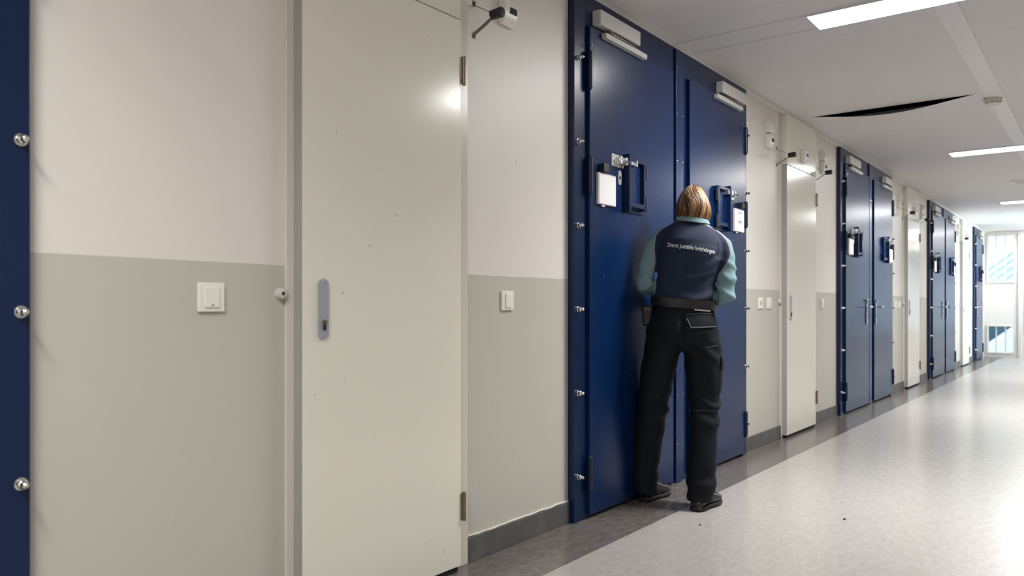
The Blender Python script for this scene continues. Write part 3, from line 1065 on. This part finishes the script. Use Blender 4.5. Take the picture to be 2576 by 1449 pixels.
PAN = [(-.02, 1.502), (-.034, 1.499), (-.076, 1.478), (-.114, 1.452), (-.136, 1.425), (-.141, 1.39), (-.141, 1.32), (-.141, 1.22), (-.152, 1.12), (-.20, 0.9),
       (.30, .9), (.172, 1.06), (.176, 1.15), (.184, 1.205), (.205, 1.245), (.236, 1.290), (.246, 1.323), (.239, 1.358), (.224, 1.395), (.198, 1.427), (.156, 1.459), (.114, 1.480), (.06, 1.492)]
def sdist(px, pz):
    inside = False
    best = 1e9
    n = len(PAN)
    for i in range(n):
        x1, z1 = PAN[i]; x2, z2 = PAN[(i + 1) % n]
        dx, dz = x2 - x1, z2 - z1
        t = max(0, min(1, ((px - x1) * dx + (pz - z1) * dz) / (dx * dx + dz * dz)))
        d = math.hypot(px - x1 - t * dx, pz - z1 - t * dz)
        best = min(best, d)
        if (z1 > pz) != (z2 > pz) and px < (x2 - x1) * (pz - z1) / (z2 - z1) + x1:
            inside = not inside
    return -best if inside else best
def segd(p_, a, b_):
    ab = b_ - a
    t = max(0, min(1, (p_ - a).dot(ab) / ab.length_squared))
    return (p_ - a - ab * t).length
def panel(co):
    v = sdist(co.x, co.z)
    if co.z < 1.36:
        da = min(segd(co, Rel, Rwr), segd(co, Lel, Lwr))
        if co.y > .0:
            da = min(da, segd(co, Rsh, Rel), segd(co, Lsh, Lel))
        if da < .062:
            v = max(v, .062 - da)
    return v
pan = [panel(v.co) for v in shirt_me.vertices]
def fold(co, n):
    x, y, z = co
    d = 0.0
    out = x > .185 or x < -.148 or y > .12       # sleeves
    if not out:
        low = ss(1.30, 1.10, z)
        q = z * 62 + 3.2 * math.sin(x * 11 + 1.0) + 2.2 * noise.noise(Vector((x * 9, y * 9, z * 9)))
        w_ = (math.sin(q) * .5 + .5) ** 2.2
        d += low * (.016 * w_ - .006) * (.35 + .65 * ss(-.12, .12, x))
        q2 = (z * 24 - x * 17) + 2.0 * noise.noise(Vector((x * 6, y * 6, z * 6 + 4)))
        d += ss(1.16, 1.26, z) * ss(1.47, 1.40, z) * .0050 * math.sin(q2)
        # folds running from the right armpit
        q3 = math.atan2(z - 1.36, .26 - x) * 15
        d += .0065 * math.sin(q3) * ss(.05, .17, x) * ss(1.12, 1.2, z) * ss(1.34, 1.29, z)
    else:
        q = z * 85 + x * 30 * (1 if x > 0 else -1) + 3.0 * noise.noise(Vector((x * 12, y * 12, z * 8)))
        k = ss(1.36, 1.18, z)
        d += k * .0095 * ((math.sin(q) * .5 + .5) ** 1.6 - .3)
    if not out and -.11 < x < .185 and y < 0:      # the print keeps the cloth flatter
        d *= 1 - .9 * math.exp(-((z - (1.36 - .17 * (x + .07))) / .035) ** 2) * ss(.185, .16, x)
    d += .0035 * noise.noise(Vector((x * 8, y * 8, z * 8)))
    return d
displace(shirt_me, fold)
at = shirt_me.attributes.new('panel', 'FLOAT', 'POINT')
at.data.foreach_set('value', pan)
shirt = mesh_obj('shirt', shirt_me, M['shirt'], person, 'navy shirt with teal sleeves and shoulders')

# collar
cm = MB()
rings = []
for i in range(49):
    t = -math.pi * .5 + 2 * math.pi * (i / 48 - .5) * .93
    c, s_ = math.cos(t), math.sin(t)
    prof = [(-.002, .046), (.003, .049), (.009, .044), (.016, .030), (.021, .018), (.018, .016), (.012, .024), (.004, .036)]
    ring = []
    for dr, dz in prof:
        ring.append(cm.bm.verts.new((.054 + (.070 + dr) * c, .044 + (.058 + dr) * s_, 1.476 + dz - .20 * (.070 * c) + .10 * (.05 + .06 * s_))))
    rings.append(ring)
cm.loft(rings)
cm.obj('collar', M['teal'], shirt, 60, 'folded teal collar')
# lettering across the back
dgr = bpy.context.evaluated_depsgraph_get()
bvh = BVHTree.FromPolygons([v.co.copy() for v in shirt_me.vertices], [tuple(p.vertices) for p in shirt_me.polygons])
tm = text_mesh('Dienst Justiti\u00eble Inrichtingen', 0.0345, .0003, 'LEFT', 0.0)
bb = [v.co for v in tm.vertices]
wx = max(c.x for c in bb)
bm = bmesh.new(); bm.from_mesh(tm)
for it in range(2):
    long = [e for e in bm.edges if e.calc_length() > .006]
    if long: bmesh.ops.subdivide_edges(bm, edges=long, cuts=1)
bmesh.ops.triangulate(bm, faces=bm.faces)
ax, az, ex_, ez = -.074, 1.3600, .1660, 1.3190
for v in bm.verts:
    u = v.co.x / wx
    px = ax + (ex_ - ax) * u + .0
    pz = az + (ez - az) * (u ** 1.15) + v.co.y * .92
    h = bvh.ray_cast(Vector((px, -1, pz)), Vector((0, 1, 0)))
    y = h[0].y if h[0] else -.1
    v.co = Vector((px, y - .0032, pz))
bm.to_mesh(tm); bm.free()
mesh_obj('lettering', tm, M['print'], shirt, 'white lettering across the back')

# --- trousers
tr = MB()
tr.ellrings([(.006, .0, 1.062, .156, .108), (.004, -.002, 1.01, .166, .118), (.000, -.008, .965, .180, .130), (.0, -.014, .915, .192, .136),
             (.0, -.012, .865, .190, .128), (.0, -.004, .83, .165, .105), (.0, .0, .812, .10, .07)], 40, 2.2)
Lleg = [(-.088, -.004, .93, .092, .115), (-.098, -.004, .86, .096, .118), (-.112, .0, .78, .097, .112), (-.125, .004, .70, .093, .104), (-.140, .012, .61, .084, .094),
        (-.152, .022, .53, .080, .088), (-.165, .024, .44, .079, .086), (-.176, .026, .35, .078, .084), (-.188, .034, .24, .074, .080), (-.198, .038, .15, .068, .076), (-.195, .036, .085, .066, .080), (-.188, .034, .045, .062, .080)]
Rleg = [(.092, -.004, .93, .096, .116), (.100, -.006, .86, .100, .118), (.108, -.008, .78, .098, .112), (.111, -.010, .70, .093, .104), (.114, -.012, .61, .084, .094),
        (.113, -.016, .53, .076, .088), (.112, -.026, .47, .073, .084), (.108, -.036, .38, .074, .082), (.104, -.046, .28, .076, .082), (.100, -.054, .18, .076, .080), (.097, -.066, .10, .074, .084), (.091, -.072, .045, .066, .086)]
tr.ellrings(Lleg, 32, 2.2)
tr.ellrings(Rleg, 32, 2.2)
tr_me = remesh(tr, .007, 4)
def tfold(co, n):
    x, y, z = co
    d = .004 * noise.noise(Vector((x * 7, y * 7, z * 6)))
    kn = math.exp(-((z - .50) / .10) ** 2)
    q = z * 58 + 2.2 * math.sin(x * 16 + y * 13) + 2.5 * noise.noise(Vector((x * 8, y * 8, z * 7)))
    d += kn * .016 * ((math.sin(q) * .5 + .5) ** 1.8 - .3)
    hm = math.exp(-((z - .13) / .08) ** 2)
    d += hm * .006 * math.sin(z * 60 + 2 * noise.noise(Vector((x * 9, y * 9, z * 6 + 7))))
    cr = math.exp(-((z - .80) / .06) ** 2)
    d += cr * .004 * math.sin(z * 70 + abs(x) * 60)
    d += .0022 * math.sin(x * 50 + z * 9) * ss(.9, .7, z)
    d -= .010 * math.exp(-((x) / .012) ** 2) * ss(.84, .90, z) * ss(1.02, .96, z)
    return d
displace(tr_me, tfold)
trousers = mesh_obj('trousers', tr_me, M['trouser'], person)
tb = BVHTree.FromPolygons([v.co.copy() for v in tr_me.vertices], [tuple(p.vertices) for p in tr_me.polygons])

def patch(name, quad, m, parent, off=.004, org='back', nu=14, nv=7, th=.003, label=None):
    """cloth patch laid on the trousers; quad = 4 corners (u, z), seen from behind or from the right"""
    bm = bmesh.new()
    g = []
    for i in range(nu + 1):
        row = []
        for j in range(nv + 1):
            a, b_ = i / nu, j / nv
            p = [quad[0][k] * (1 - a) * (1 - b_) + quad[1][k] * a * (1 - b_) + quad[2][k] * a * b_ + quad[3][k] * (1 - a) * b_ for k in (0, 1)]
            if org == 'back':
                h = tb.ray_cast(Vector((p[0], -1, p[1])), Vector((0, 1, 0)))
                q = (h[0] + h[1] * off) if h[0] else Vector((p[0], -.1, p[1]))
            else:
                h = tb.ray_cast(Vector((1, p[0], p[1])), Vector((-1, 0, 0)))
                q = (h[0] + Vector((1, 0, 0)) * off) if h[0] else Vector((.2, p[0], p[1]))
            row.append(bm.verts.new(q))
        g.append(row)
    for i in range(nu):
        for j in range(nv):
            bm.faces.new((g[i][j], g[i + 1][j], g[i + 1][j + 1], g[i][j + 1]))
    bmesh.ops.recalc_face_normals(bm, faces=bm.faces)
    bmesh.ops.solidify(bm, geom=bm.faces[:], thickness=th)
    me = bpy.data.meshes.new(name); bm.to_mesh(me); bm.free()
    me.polygons.foreach_set('use_smooth', [True] * len(me.polygons))
    me.set_sharp_from_angle(angle=math.radians(50))
    return mesh_obj(name, me, m, parent, label)

fl = patch('pocket_flap', [(.045, .937), (.165, .942), (.160, .992), (.022, .984)], M['trouser'], trousers, .007)
patch('piping', [(.045, .934), (.165, .939), (.165, .944), (.045, .940)], M['stitch'], fl, .0095, nv=2)
patch('piping', [(.043, .936), (.049, .936), (.028, .984), (.022, .984)], M['stitch'], fl, .0095, nu=2, nv=8)
patch('pocket_flap', [(-.150, .937), (-.045, .934), (-.022, .982), (-.145, .990)], M['trouser'], trousers, .007)
patch('stitching', [(.12, .835), (.176, .845), (.176, .848), (.12, .838)], M['stitch'], trousers, .0025, nv=1, th=.001)
patch('stitching', [(.02, 1.005), (.160, 1.010), (.160, 1.012), (.02, 1.007)], M['stitch'], trousers, .0025, nv=1, th=.001)
patch('stitching', [(.06, .508), (.17, .512), (.17, .514), (.06, .510)], M['stitch'], trousers, .0025, nv=1, th=.001)
cp = patch('cargo_pocket', [(-.070, .60), (.050, .60), (.050, .775), (-.070, .775)], M['trouser'], trousers, .003, 'side', th=.005)
patch('pocket_flap', [(-.075, .725), (.055, .725), (.052, .790), (-.070, .790)], M['trouser'], cp, .008, 'side', th=.004)

# --- belt and pouch
bl = MB()
rings = []
for i in range(56):
    t = 2 * math.pi * i / 56
    c, s_ = math.cos(t), math.sin(t)
    ex = lambda a, v: a * math.copysign(abs(v) ** (2 / 2.3), v)
    ring = []
    for dr, dz in ((0, -.024), (.005, -.024), (.006, 0), (.005, .024), (0, .024)):
        ring.append(bl.bm.verts.new((.006 + ex(.166 + dr, c), ex(.119 + dr, s_), 1.063 + dz - .045 * c * .166 * 2)))
    rings.append(ring)
rings.append(rings[0])
for k in range(len(rings) - 1):
    a, b_ = rings[k], rings[k + 1]
    for i in range(5):
        j = (i + 1) % 5
        bl.bm.faces.new((a[i], a[j], b_[j], b_[i]))
belt = bl.obj('belt', M['belt'], person, 40, 'wide black leather duty belt')
MB().box(-.205, -.155, -.055, .035, .945, 1.045, .012, 3).obj('belt_pouch', M['belt'], belt)
MB().box(-.208, -.152, -.058, .038, 1.000, 1.050, .010, 3).obj('pouch_flap', M['belt'], belt)
MB().tube([(.150, -.075, 1.033), (.158, -.066, 1.028), (.166, -.050, .998)], .004, 8).obj('belt_keeper', M['belt'], belt)
wm = MB()
rr = []
for i in range(15):
    t = -math.pi * .5 + .30 + .65 * i / 14
    c, s_ = math.cos(t), math.sin(t)
    x, y = .006 + .163 * math.copysign(abs(c) ** .87, c), .1175 * math.copysign(abs(s_) ** .87, s_)
    rr.append([wm.bm.verts.new((x + a * c, y + a * s_, 1.036 - .015 * c + b_)) for a, b_ in ((0, -.004), (.003, -.004), (.003, .008), (0, .008))])
wm.loft(rr)
wm.obj('shirt_tail', M['white_cloth'], shirt, 40, 'sliver of white cloth below the belt')

# --- shoes
def shoe(heel, toe, nm):
    heel, toe = Vector(heel), Vector(toe)
    d = (toe - heel).normalized()
    sv = Vector((d.y, -d.x, 0))
    def P(l, a, z):
        return heel + d * l * .93 + sv * a + Vector((0, 0, z))
    up = MB()
    prof = [(-.004, .020, .018, .046), (.004, .030, .018, .058), (.022, .037, .018, .072), (.060, .0375, .018, .092), (.095, .038, .018, .106), (.130, .041, .018, .090), (.170, .046, .018, .074),
            (.210, .0465, .018, .066), (.240, .040, .018, .058), (.258, .026, .018, .046)]
    rings = []
    for l, hw, z0, z1 in prof:
        ring = []
        for i in range(24):
            t = 2 * math.pi * i / 24
            c, s_ = math.cos(t), math.sin(t)
            ring.append(up.bm.verts.new(P(l, hw * math.copysign(abs(c) ** .8, c), (z0 + z1) / 2 + (z1 - z0) / 2 * math.copysign(abs(s_) ** .8, s_))))
        rings.append(ring)
    up.loft(rings)
    u = up.obj(nm, M['shoe'], person, 60)
    so = MB()
    rings = []
    for l, hw, z0, z1 in [(-.009, .018, .006, .024), (-.004, .030, 0, .028), (.02, .0385, 0, .029), (.07, .0385, .0, .028), (.085, .038, .006, .026), (.11, .039, .006, .026), (.125, .042, 0, .026), (.19, .048, 0, .028),
                          (.235, .045, .001, .031), (.262, .030, .006, .034), (.272, .012, .012, .032)]:
        ring = []
        for i in range(20):
            t = 2 * math.pi * i / 20
            c, s_ = math.cos(t), math.sin(t)
            ring.append(so.bm.verts.new(P(l, hw * math.copysign(abs(c) ** .6, c), (z0 + z1) / 2 + (z1 - z0) / 2 * math.copysign(abs(s_) ** .6, s_))))
        rings.append(ring)
    so.loft(rings)
    so.obj('sole', M['sole'], u, 50)
    la = MB()
    for k in range(4):
        l = .115 + .022 * k
        z = .094 - .0085 * k
        la.tube([P(l, -.024, z - .002), P(l + .004, 0, z + .012), P(l, .024, z - .002)], .0022, 8)
    la.obj('laces', M['sole'], u)
    b = MB()
    b.tube([P(.205, -.046, .036), P(.222, -.036, .056), P(.228, 0, .064), P(.222, .036, .056), P(.205, .046, .036)], .0028, 8)
    b.obj('toe_seam', M['sole'], u)
shoe((.068, -.145, 0), (.183, .075, 0), 'shoe')
shoe((-.205, .0, 0), (-.088, .213, 0), 'shoe')

# --- body: head, neck, arms, hands, legs as one surface
H = Vector((.060, .085, 1.600))
bd = MB()
def hp(x, y, z):
    """head-local point, head bowed forward and turned a little left"""
    if y > .04: y = .04 + (y - .04) * .72
    v = Matrix.Rotation(math.radians(14), 3, 'Z') @ (Matrix.Rotation(math.radians(-26), 3, 'X') @ Vector((x, y, z)))
    return H + v
def ell(c, r, sc, seg=24):
    m4 = Matrix.Translation(c) @ (Matrix.Rotation(math.radians(14), 4, 'Z') @ Matrix.Rotation(math.radians(-26), 4, 'X')) @ Matrix.Diagonal((r * sc[0], r * sc[1], r * sc[2], 1))
    bmesh.ops.create_uvsphere(bd.bm, u_segments=seg, v_segments=seg // 2, radius=1, matrix=m4)
ell(hp(0, 0, -.004), .072, (.92, 1.14, .98))
ell(hp(0, .030, -.045), .062, (.90, .95, 1.05))
ell(hp(0, .070, -.088), .026, (1.1, .8, .8), 16)
bd.tube([hp(0, .092, .005), hp(0, .108, -.026), hp(0, .100, -.034)], [.008, .0125, .011], 12)         # nose
for s_ in (-1, 1):
    ell(hp(s_ * .074, .005, -.020), .022, (.35, .75, 1.25), 16)     # ears
    bd.tube([hp(s_ * .014, .086, .018), hp(s_ * .046, .074, .020)], .007, 10)   # brow
    ell(hp(s_ * .030, .080, .003), .013, (1, .7, .8), 14)          # eyelids
    ell(hp(s_ * .033, .066, -.035), .022, (1, .8, .8), 14)         # cheeks
bd.tube([hp(-.022, .088, -.058), hp(0, .096, -.057), hp(.022, .088, -.058)], .0055, 10)   # lips
bd.tube([hp(-.018, .086, -.066), hp(0, .094, -.067), hp(.018, .086, -.066)], .0060, 10)
bd.tube([(.052, .036, 1.44), (.056, .052, 1.50), (.060, .078, 1.56)], [.056, .052, .054], 20)
bd.ellrings([(.004, .0, 1.0, .145, .10), (.010, 0, 1.12, .135, .092), (.03, .0, 1.24, .145, .098), (.044, .008, 1.36, .135, .09), (.046, .025, 1.42, .090, .06), (.054, .04, 1.475, .050, .045)], 32)
bd.ellrings([(0, 0, 1.01, .145, .10), (0, -.006, .92, .165, .11), (0, -.004, .86, .155, .10)], 32)
bd.tube([(-.09, -.004, .88), (-.125, .004, .70), (-.152, .018, .52), (-.176, .026, .34), (-.20, .03, .10)], [.082, .072, .056, .052, .038], 18)
bd.tube([(.09, -.004, .88), (.111, -.010, .70), (.113, -.016, .52), (.106, -.04, .34), (.098, -.060, .12)], [.082, .072, .056, .052, .038], 18)
bd.tube([(.08, .028, 1.395), (.165, .025, 1.385), Rsh.lerp(Rel, .35), Rel, Rwr], [.030, .034, .034, .032, .026], 16)
bd.tube([(0, .030, 1.395), (-.098, .030, 1.395), Lsh.lerp(Lel, .35), Lel, Lwr], [.030, .034, .034, .032, .026], 16)
def hand(wr, fwd, side, grip, mir):
    """palm, four bent fingers of different lengths and a thumb"""
    f = Vector(fwd).normalized(); s_ = Vector(side); s_ = (s_ - f * s_.dot(f)).normalized()
    dn = f.cross(s_) * mir                      # towards the palm side
    P = lambda a, b_, c: wr + f * a + s_ * b_ + dn * c
    bd.tube([P(-.02, 0, 0), P(.012, 0, 0)], [.025, .024], 14)
    for k, b_ in enumerate((-.027, -.009, .009, .027)):
        bd.tube([P(.010, b_ * .6, 0), P(.050, b_ * .9, .0), P(.088, b_, .003)], [.016, .0145, .0120], 12)
        L_ = (.062, .078, .083, .074)[k]
        a1, a2, a3 = grip
        p = P(.090, b_ * 1.02, .004)
        ang = 0
        pts = [p]
        for seg_, aa in ((.45, a1), (.30, a2), (.25, a3)):
            ang += aa
            p = p + (f * math.cos(ang) + dn * math.sin(ang)) * L_ * seg_
            pts.append(p)
        bd.tube(pts, [.0092, .0086, .0080, .0072], 12)
    t0 = P(.022, .030, .006)
    bd.tube([P(.004, .016, .004), t0, P(.056, .050, .020), P(.084, .048, .038)], [.015, .014, .0105, .0085], 12)
hand(Lwr + Vector((.012, .02, 0)), (-.02, .10, -.012), (.3, 0, 1), (.55, .75, .5), -1)
hand(Rwr + Vector((-.015, .015, 0)), (-.12, .08, .0), (-.1, -.1, 1), (.7, .9, .6), -1)
body_me = remesh(bd, .0042, 3)
for v in body_me.vertices: pass
body = mesh_obj('body', body_me, M['skin'], person)
# eyes
for s_ in (-1, 1):
    e = MB().sphere(hp(s_ * .030, .0830, .001), .0085, (1, .7, .55), 14).obj('eye', M['paper'], body)

# --- hair: full cap plus fine strands, each with its own tone
hb = []
def hw_(z):      # half width and half depth of the hair at height z
    tab = [(1.702, .004, .004), (1.697, .023, .026), (1.688, .038, .044), (1.670, .053, .062), (1.648, .0665, .078), (1.620, .0790, .091), (1.590, .0885, .098), (1.560, .0935, .098), (1.535, .0925, .090), (1.515, .086, .078), (1.490, .078, .066)]
    for (za, a, b_), (zb, c, d) in zip(tab, tab[1:]):
        if z >= zb:
            t = (za - z) / (za - zb)
            return a + (c - a) * t, b_ + (d - b_) * t
    return tab[-1][1:]
def hpt(th, z, k=1.0):
    a, b_ = hw_(z)
    if math.cos(th) < 0: b_ *= .84
    cx_, cy_ = .057 + .10 * 0, .072 + (z - 1.60) * .18
    return Vector((cx_ + a * k * math.sin(th), cy_ - b_ * k * math.cos(th), z))
cap = MB()
zs = [1.701, 1.697, 1.690, 1.680, 1.665, 1.648, 1.630, 1.612, 1.595, 1.575, 1.555, 1.535, 1.518, 1.503]
outer, inner = [], []
TH = 2.15
nn = 56
for z in zs:
    lim = math.pi * .999 if z > 1.655 else TH
    outer.append([cap.bm.verts.new(hpt(-lim + 2 * lim * i / nn, z, .975 + .012 * math.sin(i * 2.1) )) for i in range(nn + 1)])
for a, b_ in zip(outer, outer[1:]):
    for i in range(nn):
        cap.bm.faces.new((a[i], a[i + 1], b_[i + 1], b_[i]))
cap.bm.faces.new(outer[0])
bmesh.ops.recalc_face_normals(cap.bm, faces=cap.bm.faces)
ncap = len(cap.bm.verts)
tones = {}
random.seed(11)
for v in cap.bm.verts:
    tones[v] = .12
for sidx in range(1900):
    th0 = random.uniform(-2.9, 2.9)
    # strands fall from a crown point, sweeping to the right as they drop
    zt = random.choice([1.700, 1.698, 1.694, 1.688, 1.675, 1.66, 1.64])
    zb = 1.494 + random.uniform(-.012, .026) + .008 * math.cos(th0 * 1.5)
    if random.random() < .15: zb += random.uniform(0, .05)
    if abs(th0) > 2.25: zb = 1.628 + random.uniform(-.008, .012)     # short fringe over the forehead
    clump = noise.noise(Vector((th0 * 5.0, 3.3, 0)))
    tone = max(0, min(1, .50 + 1.25 * noise.noise(Vector((th0 * 7, 1.7, 5))) + random.gauss(0, .13) + .10 * math.sin(th0)))  # sine term paints the lit right side lighter than the shaded left
    k0 = 1.0 + .045 * clump + random.uniform(-.02, .014)
    seg = 13
    prev = None
    rings = []
    ph = random.uniform(0, 6.28)
    for j in range(seg + 1):
        t = j / seg
        z = zt + (zb - zt) * t ** 1.1
        th = th0 * (.50 + .50 * t) + .30 * math.sin(t * 3.6 + th0 * 1.3 - .5) * (1 - .25 * t) + .02 * math.sin(t * 9 + ph) + .35 * clump * t * t - .10
        kk = k0 + .02 * math.sin(t * 4 + clump * 6)
        rings.append(hpt(th, z, kk - .06 * ss(.80, 1, t) * random.random() * 0))
    r0 = random.uniform(.0010, .0019)
    vr = []
    for j, p in enumerate(rings):
        d = (rings[min(j + 1, seg)] - rings[max(j - 1, 0)]).normalized()
        u = d.cross(Vector((p.x - .057, p.y - .072, 0)).normalized()).normalized()
        v_ = d.cross(u)
        r = r0 * (1 - .65 * (j / seg) ** 2)
        rr = []
        for (ca, cb_) in ((1, 0), (0, .8), (-1, 0), (0, -.8)):
            q = cap.bm.verts.new(p + u * ca * r * 1.5 + v_ * cb_ * r)
            tones[q] = tone * (0.85 + .15 * math.sin(j * .9 + ph))
            rr.append(q)
        vr.append(rr)
    for a, b_ in zip(vr, vr[1:]):
        for i in range(4):
            k = (i + 1) % 4
            cap.bm.faces.new((a[i], a[k], b_[k], b_[i]))
tl = [tones[v] for v in cap.bm.verts]
hme = bpy.data.meshes.new('hair')
cap.bm.to_mesh(hme); cap.bm.free()
hme.polygons.foreach_set('use_smooth', [True] * len(hme.polygons))
at = hme.attributes.new('tone', 'FLOAT', 'POINT')
at.data.foreach_set('value', tl)
mesh_obj('hair', hme, M['hair'], person, 'chin-length straight blond-brown hair')

# keys held at the lock
ky = MB()
kp = Rwr + Vector((-.095, .085, .0))
ky.lathe(kp, (0, 0, 1), [(0, .011), (.002, .012), (.004, .011)], 16)
ky.box(kp.x - .045, kp.x - .008, kp.y - .0025, kp.y + .0025, kp.z + .0005, kp.z + .0035)
ko = ky.obj('key', M['steel'])
ko.location = person.location
ko.rotation_euler = person.rotation_euler
tag(ko, 'small steel key in the guard\'s fingers at the door lock', 'key')
